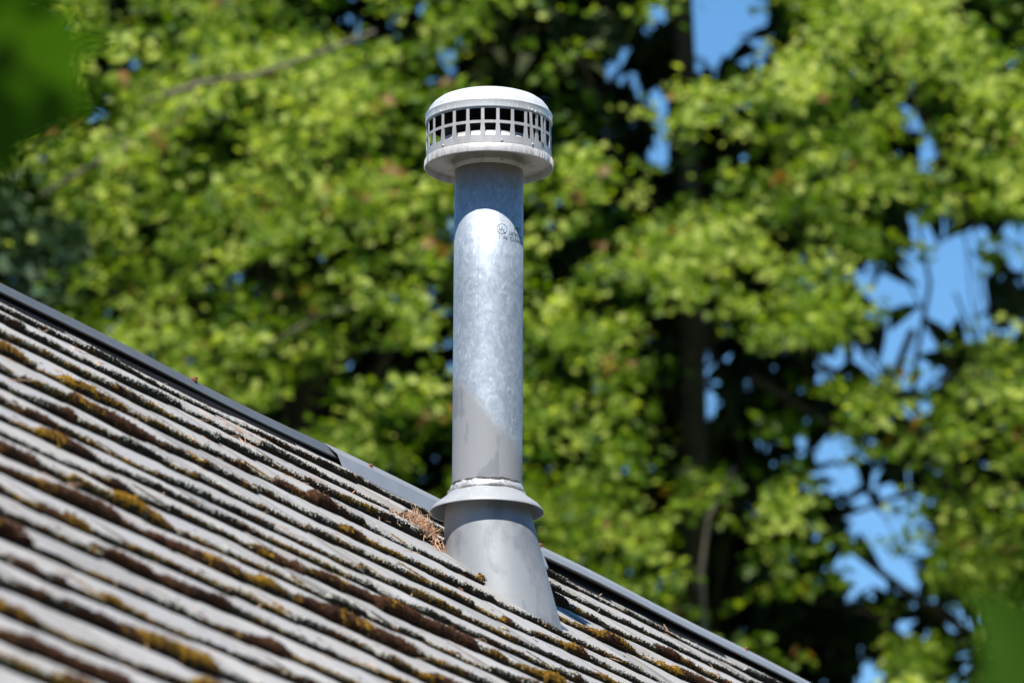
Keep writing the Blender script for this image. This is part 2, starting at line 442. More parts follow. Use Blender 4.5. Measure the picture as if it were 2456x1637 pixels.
cap = obj('cap', mesh('cap', *lathe([(0.0001, 260*u1), (150*u1, 257*u1), (300*u1, 248*u1), (380*u1, 234*u1), (440*u1, 210*u1), (487*u1, 176*u1), (520*u1, 133*u1), (537*u1, 92*u1),
      (539*u1, 86*u1), (543*u1, 80*u1), (552*u1, 79*u1), (556*u1, 70*u1), (553*u1, 64*u1), (553*u1, 10*u1), (552*u1, 0), (546*u1, 0), (540*u1, 60*u1), (500*u1, 150*u1), (300*u1, 235*u1), (.0001, 245*u1)], 128), True), M_lid, flue)
cap.location = (.0036, 0, ZL)
# lattice: 26 bays, two rows of openings, built as a punched band
RL = 545*u1; n = 26
hz_ = [-2, -12, -118, -148, -252, -330]        # top strip, opening, bar, opening, lower strip
def band_pt(a, z, r=RL): return (r*sin(a), -r*cos(a), z*u1)
J = Join()
a0 = R(1.5)
def quad(aL, aR, zT, zB, r=RL, m=3, aLb=None, aRb=None):
    V = []; Fc = []
    aLb = aL if aLb is None else aLb; aRb = aR if aRb is None else aRb
    for i in range(m+1):
        f = i/m; V += [band_pt(aL+(aR-aL)*f, zT, r), band_pt(aLb+(aRb-aLb)*f, zB, r)]
    for i in range(m): Fc.append((2*i, 2*i+1, 2*i+3, 2*i+2))
    J.add((V, Fc))
J.add(([], []))
for i in range(n*4):                             # continuous strips
    aL = 2*pi*i/(n*4); aR = 2*pi*(i+1)/(n*4)
    quad(aL, aR, hz_[0], hz_[1], m=1); quad(aL, aR, hz_[4], hz_[5], m=1)
pitch = 2*pi/n; hb = .104*pitch
for i in range(n):
    a = a0+pitch*(i+.5)
    quad(a-hb, a+hb, hz_[1], hz_[2], m=1, aLb=a-hb*1.05, aRb=a+hb*1.05); quad(a-hb*1.3, a+hb*1.3, hz_[2], hz_[3], m=1)
    quad(a-hb*1.1, a+hb*1.1, hz_[3], hz_[4], m=1, aLb=a-hb*1.8, aRb=a+hb*1.8)
    quad(a+hb*1.3, a+pitch-hb*1.3, hz_[2]-2, hz_[3]+3, m=2)
lat = obj('lattice', mesh('lattice', J.V, J.F), M_lat, cap)
s_ = lat.modifiers.new('thick', 'SOLIDIFY'); s_.thickness = .0013
J = Join()                                       # lapped end of the band, slightly askew
for i in range(2):
    a = a0+pitch*(2.5+i)+.085+.02*i; r = RL+.0022
    quad(a-hb, a+hb, hz_[1]-2, hz_[2], r, 1, a-hb+.012, a+hb+.012); quad(a-hb+.012, a+hb+.012, hz_[2], hz_[4], r, 1, a-hb*1.4+.03, a+hb*1.4+.03)
quad(a0+pitch*2.2, a0+pitch*3.8, hz_[4]-3, hz_[5]+3, RL+.0022, 6)
quad(a0+pitch*2.6, a0+pitch*3.7, hz_[2]-6, hz_[3]-1, RL+.0022, 4)
lap = obj('lattice_lap', mesh('lattice_lap', J.V, J.F), M_lat, cap)
s_ = lap.modifiers.new('thick', 'SOLIDIFY'); s_.thickness = .001
obj('skirt', mesh('skirt', *lathe([(546*u1, -322*u1), (551*u1, -322*u1), (558*u1, -332*u1), (560*u1, -398*u1), (558*u1, -403*u1), (554*u1, -401*u1), (553*u1, -340*u1), (546*u1, -322*u1)], 128), True), M_skirt, cap)
obj('base_plate', mesh('base_plate', *lathe([(552*u1, -338*u1), (470*u1, -322*u1), (306*u1, -330*u1), (306*u1, -318*u1), (470*u1, -308*u1), (550*u1, -318*u1)], 96), True), M_under, cap)
obj('neck_collar', mesh('neck_collar', *lathe([(303*u1, -320*u1), (306*u1, -380*u1), (312*u1, -386*u1), (306*u1, -392*u1), (308*u1, -428*u1), (301*u1, -430*u1), (298*u1, -320*u1)], 96), True), M_under, cap)
obj('inner_ring', mesh('inner_ring', *lathe([(455*u1, -185*u1), (452*u1, -210*u1), (460*u1, -214*u1), (440*u1, -322*u1), (436*u1, -322*u1), (448*u1, -185*u1)], 96), True), M_lid, cap)
M_soot_shade = m_simple('soot_and_gap_shade', (.018, .018, .018), .7)  # soot inside the cap; also the painted gap shadow above the storm collar
obj('lid_lining', mesh('lid_lining', *lathe([(544*u1, -4*u1), (538*u1, 60*u1), (498*u1, 150*u1), (300*u1, 232*u1), (.0001, 240*u1)], 96), True), M_soot_shade, cap)
obj('baffle_drum', mesh('baffle_drum', *lathe([(385*u1, 180*u1), (380*u1, -60*u1), (392*u1, -64*u1), (380*u1, -70*u1), (378*u1, -215*u1), (372*u1, -215*u1), (372*u1, 180*u1)], 96), True), M_soot_shade, cap)
obj('inner_cone', mesh('inner_cone', *lathe([(300*u1, -320*u1), (260*u1, -120*u1), (330*u1, -60*u1), (325*u1, -55*u1), (250*u1, -118*u1), (290*u1, -320*u1)], 64), True), M_soot_shade, cap)
def rivet(parent, a, z, r, size, m=M_lat):
    V, Fc = lathe([(.0001, size*.75), (size*.5, size*.65), (size*.85, size*.35), (size, 0)], 10)
    q = Matrix.Translation(Vector(band_pt(a, z, r))) @ Vector((sin(a), -cos(a), 0)).to_track_quat('Z', 'Y').to_matrix().to_4x4()
    V = [tuple(q @ Vector(v)) for v in V]
    return obj('rivet', mesh('rivet', V, Fc, True), m, parent)
for a_deg, z, r in ((12, -302, RL+.001), (-46, -302, RL+.001), (43, -300, RL+.003), (-49, -2+12, 553*u1), (43, 10, 553*u1), (47, 2, 553*u1)):
    rivet(cap, R(a_deg), z, r, 12*u1)
for a_deg, z in ((22, -408),): rivet(cap, R(a_deg), z, 308*u1, 15*u1, M_under)
# crimp marks round lid rim and skirt: fine vertical ribs
J = Join()
rr = random.Random(5)
for i in range(150):
    a = 2*pi*i/150+rr.uniform(-.008, .008)
    if rr.random() < .35: continue
    J.add(tube([band_pt(a, -335, 558.5*u1), band_pt(a+rr.uniform(-.004, .004), -396, 560.5*u1)], [.0006, .0009], 4))
    if rr.random() < .6: J.add(tube([band_pt(a, 8, 552.5*u1), band_pt(a, 62, 550*u1)], [.0008, .0005], 4))
obj('crimp_ribs', mesh('crimp_ribs', J.V, J.F), M_skirt, cap, kind='stuff')

# printed marks on the pipe
def print_text(txt, x_ang, z, size, name='printed_text', spacing=1.0):
    cu = bpy.data.curves.new('t', 'FONT'); cu.body = txt; cu.size = size; cu.space_character = spacing
    to = bpy.data.objects.new('t', cu); C.objects.link(to)
    bpy.context.view_layer.update()
    me = bpy.data.meshes.new_from_object(to.evaluated_get(bpy.context.evaluated_depsgraph_get()))
    bpy.data.objects.remove(to)
    import bmesh
    b = bmesh.new(); b.from_mesh(me); bmesh.ops.triangulate(b, faces=b.faces); bmesh.ops.subdivide_edges(b, edges=[e for e in b.edges if e.calc_length() > size*.2], cuts=2)
    for v in b.verts:
        a = x_ang+v.co.x/RP; zz = z+v.co.y; r = RP*1.0035+.0002
        v.co = (r*sin(a), -r*cos(a), zz)
    b.to_mesh(me); b.free(); me.name = name
    return obj(name, me, M_ink, pipe)
zt = lambda zy: z_at(180+zy/3.564)-.0
def a_of(zx): return math.asin((zx-783)/300.)
# rows of a ring on the front of the pipe appear higher than the axis point
def z_front(zx, zy):
    a = a_of(zx); p = FB+Vector((RP*sin(a), -RP*cos(a), 0)); return z_at(180+zy/3.564, p)
print_text('U', a_of(869), z_front(880, 1322), .0115)
print_text('L', a_of(908), z_front(905, 1345), .0115)
print_text('.', a_of(888), z_front(888, 1338), .009)
zc_ = z_front(900, 1313); ac = a_of(900); J = Join(); V = []; Fc = []
for i in range(48):
    q = 2*pi*i/48
    for rr_ in (46*u1, 43*u1):
        a = ac+rr_*cos(q)/RP/cos(ac)*cos(ac)*1.05; V.append(((RP*1.0035+.0002)*sin(a), -(RP*1.0035+.0002)*cos(a), zc_+rr_*sin(q)))
for i in range(48):
    j = (i+1) % 48; Fc.append((2*i, 2*j, 2*j+1, 2*i+1))
obj('printed_ring', mesh('printed_ring', V, Fc), M_ink, pipe)
print_text('MET', a_of(1003), z_front(1005, 1330), .0128)
print_text('LISTED GAS', a_of(958), z_front(958, 1362), .0088)
print_text('1 IN. CLEARANCE', a_of(868), z_front(868, 1397), .0098, spacing=1.08)

# storm collar with sealant bead
J = lathe([(201*u2, ZCt+.001), (235*u2, ZCt-.014), (300*u2, ZCb+.010), (322*u2, ZCb+.001), (327*u2, ZCb-.002), (327*u2, ZCb-.004), (321*u2, ZCb-.003), (298*u2, ZCb+.007), (232*u2, ZCt-.018), (200*u2, ZCt-.004)], 96)
col = obj('storm_collar', mesh('storm_collar', *J, True), M_collar, flue)
V, Fc = lathe([(201*u2, ZCt+.008), (206*u2, ZCt+.006), (212*u2, ZCt+.001), (224*u2, ZCt-.006), (214*u2, ZCt-.008), (200*u2, ZCt-.004)], 120)
V = [(x*(1+.02*(float(noise1((i % 120)*.35+i//120*3, 4))-.5)), y*(1+.02*(float(noise1((i % 120)*.35+i//120*3, 4))-.5)), z+.008*(float(noise1((i % 120)*.3+i//120*2, 9))-.5)) for i, (x, y, z) in enumerate(V)]
Vg, Fg = lathe([(200*u2, ZCt+.010), (203.5*u2, ZCt+.011), (204*u2, ZCt+.004), (200*u2, ZCt+.003)], 120)
Vg = [(x, y, z+.006*(float(noise1((i % 120)*.2, 19))-.5)) for i, (x, y, z) in enumerate(Vg)]
obj('gap_shadow_ring', mesh('gap_shadow_ring', Vg, Fg, True), M_soot_shade, col)  # black ring painted in as the shadow of the gap round the pipe
obj('sealant_bead', mesh('sealant_bead', V, Fc, True), M_seal, col)
# oblique flashing cone
nh = Vector((cos(AL), -sin(AL), 0))
ztop = ZCb+.012; V = []; Fc = []; m_ = 96; rows = 14; R0 = 240*u2
for j in range(rows):
    dr = .46*j/(rows-1); k_ = .135*dr; rr_ = R0+k_
    for i in range(m_):
        a = 2*pi*i/m_; V.append((rr_*cos(a)+nh.x*k_, rr_*sin(a)+nh.y*k_, ztop-dr))
for j in range(rows-1):
    for i in range(m_):
        i2 = (i+1) % m_; Fc.append((j*m_+i, (j+1)*m_+i, (j+1)*m_+i2, j*m_+i2))
fl = obj('flashing_cone', mesh('flashing_cone', V, Fc, True), M_flash, flue)
# flange plate of the flashing, lying between the courses
fp = []
for (d, s, h) in ((.64, .06, .003), (.735, .06, .007), (.735, .20, .007), (.65, .20, .002)):
    fp.append(tuple(loc2w(d, s_f+s, h)-FB))
fg = obj('flange_plate', mesh('flange_plate', fp, [(0, 1, 2, 3)]), M_flange, flue)
s_ = fg.modifiers.new('thick', 'SOLIDIFY'); s_.thickness = .001; s_.offset = 0

# ------------------------------------------------------------------ moss, lichen, needles on the roof
acc = {k: [[], [], 0] for k in ('brown', 'gold', 'dark', 'lichen')}
def push(kind, V, Fa):
    a = acc[kind]; a[0].append(V); a[1].append(Fa+a[2]); a[2] += len(V)
shrow = {}
for q in allsh: shrow.setdefault(q['k'], []).append(q)
KN = ['brown', 'gold', 'dark', 'lichen']
for k, dk in enumerate(DK[:23]):
    # visible stretch
    sl = max(S0+.02, s_at(-60, dk, 0)); sh = S1
    ss = np.arange(sl, sh, .0036)
    P = np.array([tuple(loc2w(dk, float(x), 0)) for x in ss[::50]]); px, py, _ = proj(P)
    ok = (px < PW+60) & (py < PH+70)
    if not ok.any(): continue
    ss = ss[ss < ss[::50][ok].max()+.2]
    if len(ss) < 20: continue
    row = sorted(shrow[k], key=lambda q: q['s'])
    pp = np.array([p for q in row for p in q['prof']]); de = np.interp(ss, pp[:, 0], pp[:, 1]); te = np.interp(ss, pp[:, 0], pp[:, 2])
    sm = np.ones(3)/3; de = np.maximum(de, np.convolve(np.pad(de, 1, 'edge'), sm, 'valid')); te = np.maximum(te, np.convolve(np.pad(te, 1, 'edge'), sm, 'valid'))
    big = noise1(ss*2.1+k*31.7, 1+k, 2); mid = noise1(ss*6.5+k*11, 3+k, 3); fine = noise1(ss*60, 5+k, 3); kin = noise1(ss*6.0+k*5, 9+k, 3)
    lvl = .665 if k > 1 else .84
    amt = [.1, .4, .85, 1.25, 1.2, 1, .9, .95, 1.1, 1.45, 1.7, 1.7, 1.5, 1.4, 1.4, 1.5, 1.6, 1.6, 1.6, 1.6, 1.6, 1.5, 1.5][k]
    cush = np.clip((big*.55+mid*.45-lvl+.10*amt)/.16, 0, 1)
    cush = cush*cush*(3-2*cush)
    rad = (.0002+.0017*fine+.0020*mid)*(.3+.7*min(1, amt))+cush*(.0080*(.2+.8*mid+.5*noise1(ss*13, 41+k, 2)))*min(1.1, amt+.2)
    kind = np.where(cush > .3, 0, np.where(kin > .57, 1, np.where(kin < .42, 3, 2)))
    kind = np.where((cush > .35) & (kin > .64), 1, kind)
    if k < 2: kind = np.where(kind == 1, 2, kind)
    ph = np.radians([-75, -40, -5, 30, 62, 95, 130, 165]); nr = len(ph)
    jit = rng.normal(1, .10, (len(ss), nr))
    hc = te*.42
    hr = (te*.56+rad*.85)[:, None]*np.ones(nr)
    dd = de[:, None]-.0008-rad[:, None]*.2+np.cos(ph)*(rad[:, None]*1.25+.0018)*jit+.0005
    hh = hc[:, None]+np.sin(ph)*hr*jit
    low = np.sin(ph) < 0
    hh = np.where(low, np.maximum(hc[:, None]+np.sin(ph)*te[:, None]*.55, -.003), hh)
    V = np.stack([dd, np.repeat(ss[:, None], nr, 1)+rng.normal(0, .0007, dd.shape), hh], -1)
    pat = kin[:, None]+(noise1(ss[:, None]*38+np.arange(nr)*2.7, 17+k, 2)-.5)*.34+rng.normal(0, .05, (len(ss), nr))
    cpat = cush[:, None]+(noise1(ss[:, None]*30+np.arange(nr)*1.9, 27+k, 2)-.5)*.5+rng.normal(0, .08, (len(ss), nr))
    hi_ = np.arange(nr) >= 3
    kindV = np.where(cpat > .42, np.where(pat > .66, 1, 0), np.where(pat > .575, 1, np.where(pat > .43, 0, 2)))
    kindV = np.where((np.arange(nr) < 2) | (~hi_ & (kindV == 1) & (rng.random(kindV.shape) < .7)), 2, kindV)  # lowest rings forced dark: the shadow line under the butts, painted in
    kindV = np.where((cpat < .3) & hi_ & (rng.random(kindV.shape)*.8+noise1(ss*22, 31+k, 2)[:, None]*.6 > .90), 3, kindV)
    if k < 2: kindV = np.where(kindV == 1, 2, kindV)
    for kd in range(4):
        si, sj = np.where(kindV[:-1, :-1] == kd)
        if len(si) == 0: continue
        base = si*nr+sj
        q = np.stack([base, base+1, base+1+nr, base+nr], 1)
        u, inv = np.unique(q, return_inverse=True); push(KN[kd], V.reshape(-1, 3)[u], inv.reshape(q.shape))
    # tufts
    for rep in range(2):
        i = np.repeat(np.arange(len(ss)), nr); j = np.tile(np.arange(nr), len(ss))
        pr = rng.random(len(i)); keep = pr < np.where(cush[i] > .3, .55, .30); i = i[keep]; j = j[keep]
        v = V[i, j]; nrm = np.stack([np.cos(ph[j]), rng.normal(0, .45, len(j)), np.sin(ph[j])], -1)+rng.normal(0, .35, (len(j), 3))
        nrm /= np.linalg.norm(nrm, axis=1)[:, None]
        ln = (.0014+.0018*rng.random(len(i)))*(1+.35*cush[i]); wdt = .0008+.0007*rng.random(len(i))
        t1 = np.cross(nrm, rng.normal(0, 1, nrm.shape)); t1 /= np.linalg.norm(t1, axis=1)[:, None]; t2 = np.cross(nrm, t1)
        vv = v+rng.normal(0, .0012, v.shape)
        q = np.stack([vv+t1*wdt[:, None]-nrm*.0006, vv-t1*wdt[:, None]*.5+t2*wdt[:, None]*.87-nrm*.0006, vv-t1*wdt[:, None]*.5-t2*wdt[:, None]*.87-nrm*.0006, vv+nrm*ln[:, None]], 1)
        kd = kindV[i, j]; kd = np.where(rng.random(len(kd)) < .07, rng.integers(0, 3, len(kd)), kd)
        for kk in range(4):
            s_ = kd == kk
            if not s_.any(): continue
            Q = q[s_]; n_q = len(Q); b0 = np.arange(n_q)*4
            push(KN[kk], Q.reshape(-1, 3), np.concatenate([np.stack([b0, b0+1, b0+3, b0+3], 1), np.stack([b0+1, b0+2, b0+3, b0+3], 1), np.stack([b0+2, b0, b0+3, b0+3], 1)]))
# dots of moss on the faces and in the joints
def blob(kind, d, s, h, r, rd, rh):
    th = np.linspace(0, 2*pi, 9)[:-1]; V = []
    for ph_, f in ((0, 1), (.6, .8), (1.15, .42)):
        V.append(np.stack([d+np.cos(th)*rd*f*(1+rng.normal(0, .12, 8)), s+np.sin(th)*r*f*(1+rng.normal(0, .12, 8)), np.full(8, h+rh*math.sin(ph_))], 1))
    V.append(np.array([[d, s, h+rh]])); V = np.concatenate(V)
    Fa = []
    for a in (0, 8):
        for i in range(8): Fa.append((a+i, a+(i+1) % 8, a+8+(i+1) % 8, a+8+i))
    for i in range(8): Fa.append((16+i, 16+(i+1) % 8, 24, 24))
    push(kind, V, np.array(Fa))
vis = [q for q in allsh if q['vis']]
rb = random.Random(3)
for q in vis:
    sl_ = q['t']/q['e']
    if rb.random() < .5 and q['k'] > 1:               # strip of moss in the joint
        kd = rb.choice(['gold', 'gold', 'brown', 'dark']); n0 = rb.uniform(.2, .5); L_ = rb.uniform(.25, .7)*q['e']
        for i in range(int(L_/.006)):
            x = q['d']-.01-i*.006
            blob(kd, x, q['s']+rb.gauss(0, .0007), q['t']-sl_*(q['d']-x)-.0006, rb.uniform(.0012, .0024), .0042, rb.uniform(.0012, .0026))
    if rb.random() < .45 and q['k'] > 2:
        x = q['d']-rb.uniform(.012, .06); s = q['s']+rb.uniform(.02, q['w']-.01); z = rb.uniform(.003, .008)
        for _ in range(rb.randint(1, 4)):
            blob(rb.choice(['brown', 'brown', 'gold', 'dark', 'lichen']), x+rb.gauss(0, .004), s+rb.gauss(0, .005), q['t']-sl_*(q['d']-x)-.0008, z, z, z*.5)
for q in vis:
    sl_ = q['t']/q['e']
    for _ in range(int(q['w']*70)):
        x = q['d']-rb.uniform(.004, .95)*q['e']*rb.random()**.5; s = q['s']+rb.uniform(.004, q['w']-.004); z = rb.uniform(.0012, .0032)
        blob(rb.choice(['lichen', 'lichen', 'lichen', 'dark', 'brown', 'gold']), x, s, q['t']-sl_*(q['d']-x)-.0006, z, z*1.6, z*.45)
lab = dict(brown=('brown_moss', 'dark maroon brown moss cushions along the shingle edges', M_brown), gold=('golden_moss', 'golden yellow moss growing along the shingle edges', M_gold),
           dark=('crust_and_butt_shade', 'blackish green crust, with the shadow line under the shingle butts painted dark', M_dark), lichen=('pale_lichen', 'pale grey green lichen on the shingle edges', M_lichen))
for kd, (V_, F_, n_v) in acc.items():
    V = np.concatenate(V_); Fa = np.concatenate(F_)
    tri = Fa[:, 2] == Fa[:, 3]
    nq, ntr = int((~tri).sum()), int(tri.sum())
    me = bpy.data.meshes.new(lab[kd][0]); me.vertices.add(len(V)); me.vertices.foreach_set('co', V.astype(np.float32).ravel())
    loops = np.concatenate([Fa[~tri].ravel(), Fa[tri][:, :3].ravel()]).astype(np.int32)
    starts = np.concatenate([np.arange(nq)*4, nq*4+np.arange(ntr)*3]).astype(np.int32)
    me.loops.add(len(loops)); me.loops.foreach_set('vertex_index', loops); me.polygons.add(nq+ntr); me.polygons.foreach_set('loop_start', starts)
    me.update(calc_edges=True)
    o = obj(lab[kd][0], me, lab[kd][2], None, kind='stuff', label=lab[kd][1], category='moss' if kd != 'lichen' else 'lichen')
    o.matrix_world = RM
    print(kd, nq*2+ntr)

# fallen needles
def needle(J, d, s, h, az, ln, pitch_, bend, wd=.0007):
    P = []
    for i in range(4):
        f = i/3-.5; b_ = bend*(.25-f*f)
        P.append((d+cos(az)*ln*f-sin(az)*b_, s+sin(az)*ln*f+cos(az)*b_, h+max(0, sin(pitch_)*ln*(f+.5))+.0012+abs(b_)*.4))
    J.add(tube(P, [wd*.7, wd, wd, wd*.4], 3))
J = Join(); rn = random.Random(11)
def surf(d):
    k = 0
    while k < len(DK)-1 and DK[k] < d: k += 1
    return TB-(DK[k]-d)/EXT[k]*TB, k
for _ in range(230):                                   # pile against the flashing
    d = D_FL-.135+rn.gauss(0, .032); s = s_f-.08+rn.gauss(0, .02)-(d-D_FL+.15)*.1
    needle(J, d, s, surf(d)[0]+rn.uniform(0, .02)*math.exp(-((d-D_FL+.155)/.05)**2), rn.uniform(0, 2*pi), rn.uniform(.014, .03), abs(rn.gauss(0, .8)), rn.gauss(0, .006))
cl = [(rn.choice(DK[:16])-rn.uniform(-.012, .03), rn.uniform(S0+2, 4)) for _ in range(70)]
for x in (170, 470, 540, 620): cl += [(rn.uniform(.2, .36), s_at(x+rn.uniform(-30, 30), .25, 0)) for _ in range(4)]
for cdx, csx in cl:
    for _ in range(rn.randint(2, 9)):
        d = cdx+rn.gauss(0, .006); s = csx+rn.gauss(0, .035)
        needle(J, d, s, surf(d)[0], rn.uniform(0, 2*pi), rn.uniform(.012, .028), rn.gauss(0, .3), rn.gauss(0, .005))
for _ in range(1300):
    d = rn.uniform(.18, EAVE); s = rn.uniform(S0+1, 6)
    needle(J, d, s, surf(d)[0]+.001, rn.gauss(pi/2 if rn.random() < .5 else 0.3, .8), rn.uniform(.012, .03), abs(rn.gauss(0, .22)), rn.gauss(0, .004))
o = obj('fallen_needles', mesh('fallen_needles', J.V, J.F), M_needle, None, kind='stuff', label='dry tan conifer needles littered over the shingles and heaped beside the flashing', category='needles')
o.matrix_world = RM

# ------------------------------------------------------------------ woods round the clearing, outside the view
n = 26000; az = rng.uniform(R(50), R(310), n); el = rng.random(n)**.8*R(40); ds = rng.uniform(20, 27, n)
ztop = 1-.35*np.abs(np.sin(az*7))-.2*np.abs(np.sin(az*19)); el = el*ztop
cen = np.stack([np.sin(az)*ds, np.cos(az)*ds+2, np.maximum(0, 2.2+np.tan(el)*ds-1.5)], 1)
d1 = rng.normal(0, 1, (n, 3)); d1 /= np.linalg.norm(d1, axis=1)[:, None]; d2 = np.cross(d1, rng.normal(0, 1, (n, 3))); d2 /= np.linalg.norm(d2, axis=1)[:, None]
sz = rng.uniform(.35, .8, (n, 1)); Q = np.stack([cen-d1*sz, cen+d2*sz*.6, cen+d1*sz, cen-d2*sz*.6], 1)
me = mesh('surrounding_woods', Q.reshape(-1, 3), np.arange(n*4).reshape(-1, 4)); tint_attr(me, np.repeat(rng.random(n), 4))
obj('surrounding_woods', me, M_fir, None, kind='stuff', label='dark woods standing round the clearing behind the camera', category='woods')

# ------------------------------------------------------------------ ground
g = mesh('ground', [(-2500, -2500, 0), (2500, -2500, 0), (2500, 2500, 0), (-2500, 2500, 0)], [(0, 1, 2, 3)])
obj('ground', g, M_ground, None, kind='structure')

# ------------------------------------------------------------------ trees
KT = 1.5                                  # depth of the woods: figures below are for KT = 1
def att(x, y, dep): return at(x, y, dep*KT)
GRID = """
MLMMMMMMssMOOOOsSSMLLLLM
MLMMMLLLLMsOOOsDSsLLLLLL
MMsLLLLLLMMODMDsLMLLLsLL
MMLLLMLMLMMODLDsDMMLLsLM
FMLMMLMLLLMMMLDDDMMMLLLL
FFMMMMLLMMsMLLMLLLDMMSSs
FFMMMLMMLLMMLLLLLDLLsSSs
FMMLLLMMMLsMLLLDDLLLsSSs
MMMMLLMMsDsMMLMDsDssSsMM
MMMMMLLDLLMMLMMDsDMLLsLL
MMMMMMLLLLMMLLLODDsSsMLL
MMMMMMMMMMMMLLMDMDLsSsLL
MMMMMMMMMMMMMLLMDDLsSsMM
MMMMMMMMMMMMMMLLDDMsSSMM
MMMMMMMMMMMMMMDMDDDDDsSM
MMMMMMMMMMMMMMDMDMDDsLsM
""".split()
CW = PW/24
def cell(x, y):
    c = int(min(23, max(0, x//CW))); r = int(min(15, max(0, y//(PH/16)))); return GRID[r][c]
def noise2(x, y, seed):
    def h(i, j): return (np.sin(i*127.1+j*311.7+seed*74.7)*43758.5453) % 1.0
    i = math.floor(x); j = math.floor(y); fx = x-i; fy = y-j; fx = fx*fx*(3-2*fx); fy = fy*fy*(3-2*fy)
    return (h(i, j)*(1-fx)+h(i+1, j)*fx)*(1-fy)+(h(i, j+1)*(1-fx)+h(i+1, j+1)*fx)*fy
# maple leaf outline (unit, stem at origin), folded a little along the midrib
LO = [(0, 0), (.22, -.05), (.16, .12), (.50, .16), (.36, .30), (.56, .52), (.30, .52), (.24, .62), (0, 1.0), (-.24, .62), (-.30, .52), (-.56, .52), (-.36, .30), (-.50, .16), (-.16, .12), (-.22, -.05)]
LV = np.array([(x, y, abs(x)*.28-.12*y*y) for x, y in LO]+[(0, .35, -.02)]); LF = [(i, (i+1) % 16, 16) for i in range(16)]
LFa = np.array(LF)
def leaf_mesh(name, items, m, base):
    """items: (centre, normal, tip direction, size, tint)"""
    n = len(items); Vs = np.empty((n, 17, 3)); T = np.empty(n)
    for i, (c_, nn, tp, sz, ti) in enumerate(items):
        nn = nn/np.linalg.norm(nn); tp = tp-nn*np.dot(tp, nn); tp = tp/np.linalg.norm(tp); sd_ = np.cross(tp, nn)
        Vs[i] = c_-base+(LV[:, :1]*sd_+LV[:, 1:2]*tp+LV[:, 2:3]*nn)*sz; T[i] = ti
    Fa = (LFa[None]+np.arange(n)[:, None, None]*17).reshape(-1, 3)
    me = mesh(name, Vs.reshape(-1, 3), Fa); me.materials.append(m) if False else None
    tint_attr(me, np.repeat(T, 17)); return me
up = np.array([0, 0, 1.]); tocam = np.array([-.0, -1., -.2])
def cluster(items, c_, spread, nl, smin, smax, tint0, flat=.45):
    for _ in range(nl):
        o_ = rng.normal(0, 1, 3)*np.array([spread, spread, spread*flat])*KT
        nn = up*rng.uniform(.35, 1.1)+tocam*rng.uniform(.1, 1.0)+rng.normal(0, .42, 3)
        tp = np.array([rng.normal(0, 1), rng.normal(-.3, .8), -.45+rng.normal(0, .4)])
        items.append((c_+o_, nn, tp, rng.uniform(smin, smax)*KT, min(1, max(0, tint0+rng.normal(0, .2)))))
trees = {  # name: x range in view, trunk column, depth, group
    'left': (-500, 1130), 'mid': (1130, 1790), 'right': (1790, 3000)}
litems = {k: [] for k in trees}; rust = {k: [] for k in trees}; tips = {k: [] for k in trees}
def side(x):
    x2 = x+random.gauss(0, 60)
    return 'left' if x2 < 1150 else ('mid' if x2 < 1800 else 'right')
CY = PH/16
for r in range(-1, 17):
    for c_ in range(-2, 26):
        g_ = GRID[min(15, max(0, r))][min(23, max(0, c_))]
        nb = {'L': 15, 'M': 11.0, 'O': 1.5, 'D': .35, 'F': .5, 's': 2.6, 'S': .75}[g_]
        for _ in range(rng.poisson(nb)):
            x = (c_+rng.random())*CW; y = (r+rng.random())*CY
            q = noise2(x/95, y/75, 3)*.65+noise2(x/40, y/34, 8)*.35
            if q < {'L': .39, 'M': .43, 's': .5, 'S': .5}.get(g_, .3): continue
            dep = rng.uniform(28.2, 31.0)+(1.1 if g_ in 'MsD' else 0)
            p = att(x, y, dep); k_ = side(x)
            t0 = (.56 if g_ == 'L' else .30)+(q-.5)*.9  # sunny and shaded areas of the crown put into the leaf tint
            if rng.random() < .035: cluster(rust[k_], p, .05, 3, .05, .09, .5)
            cluster(litems[k_], p, .058, int(rng.integers(8, 14)), .026, .058, t0+rng.normal(0, .28))
            if rng.random() < .035: tips[k_].append(p)
        if g_ in 'LM':                       # deeper, half shaded leaves
            for _ in range(rng.poisson({'L': 6, 'M': 7}[g_])):
                x = (c_+rng.random())*CW; y = (r+rng.random())*CY
                if noise2(x/70, y/60, 13) < .3: continue
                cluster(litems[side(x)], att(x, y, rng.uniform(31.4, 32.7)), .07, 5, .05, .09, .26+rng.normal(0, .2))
# crown parts above and beside the view, which also shade what lies behind them
def fill(k_, x0, x1, y0, y1, n, dmin, dmax, big=1):
    for _ in range(n):
        p = att(rng.uniform(x0, x1), rng.uniform(y0, y1), rng.uniform(dmin, dmax))
        cluster(litems[k_], p, .11, 6, .13*big, .22*big, .5)
fill('left', -1500, 1150, -3400, -260, 1100, 31.0, 34.2); fill('mid', 1150, 1800, -3400, -260, 420, 31.0, 34.2); fill('right', 1800, 3900, -3400, -260, 800, 31.0, 34.2)
fill('left', -1500, -240, -260, 1700, 350, 29, 32); fill('right', 2700, 3900, -260, 1700, 320, 29, 32)
fill('left', -1500, 1150, 1750, 2800, 420, 29, 32.5); fill('mid', 1150, 1800, 1750, 2800, 200, 29, 32.5); fill('right', 1800, 3900, 1750, 2800, 300, 29, 32.5)

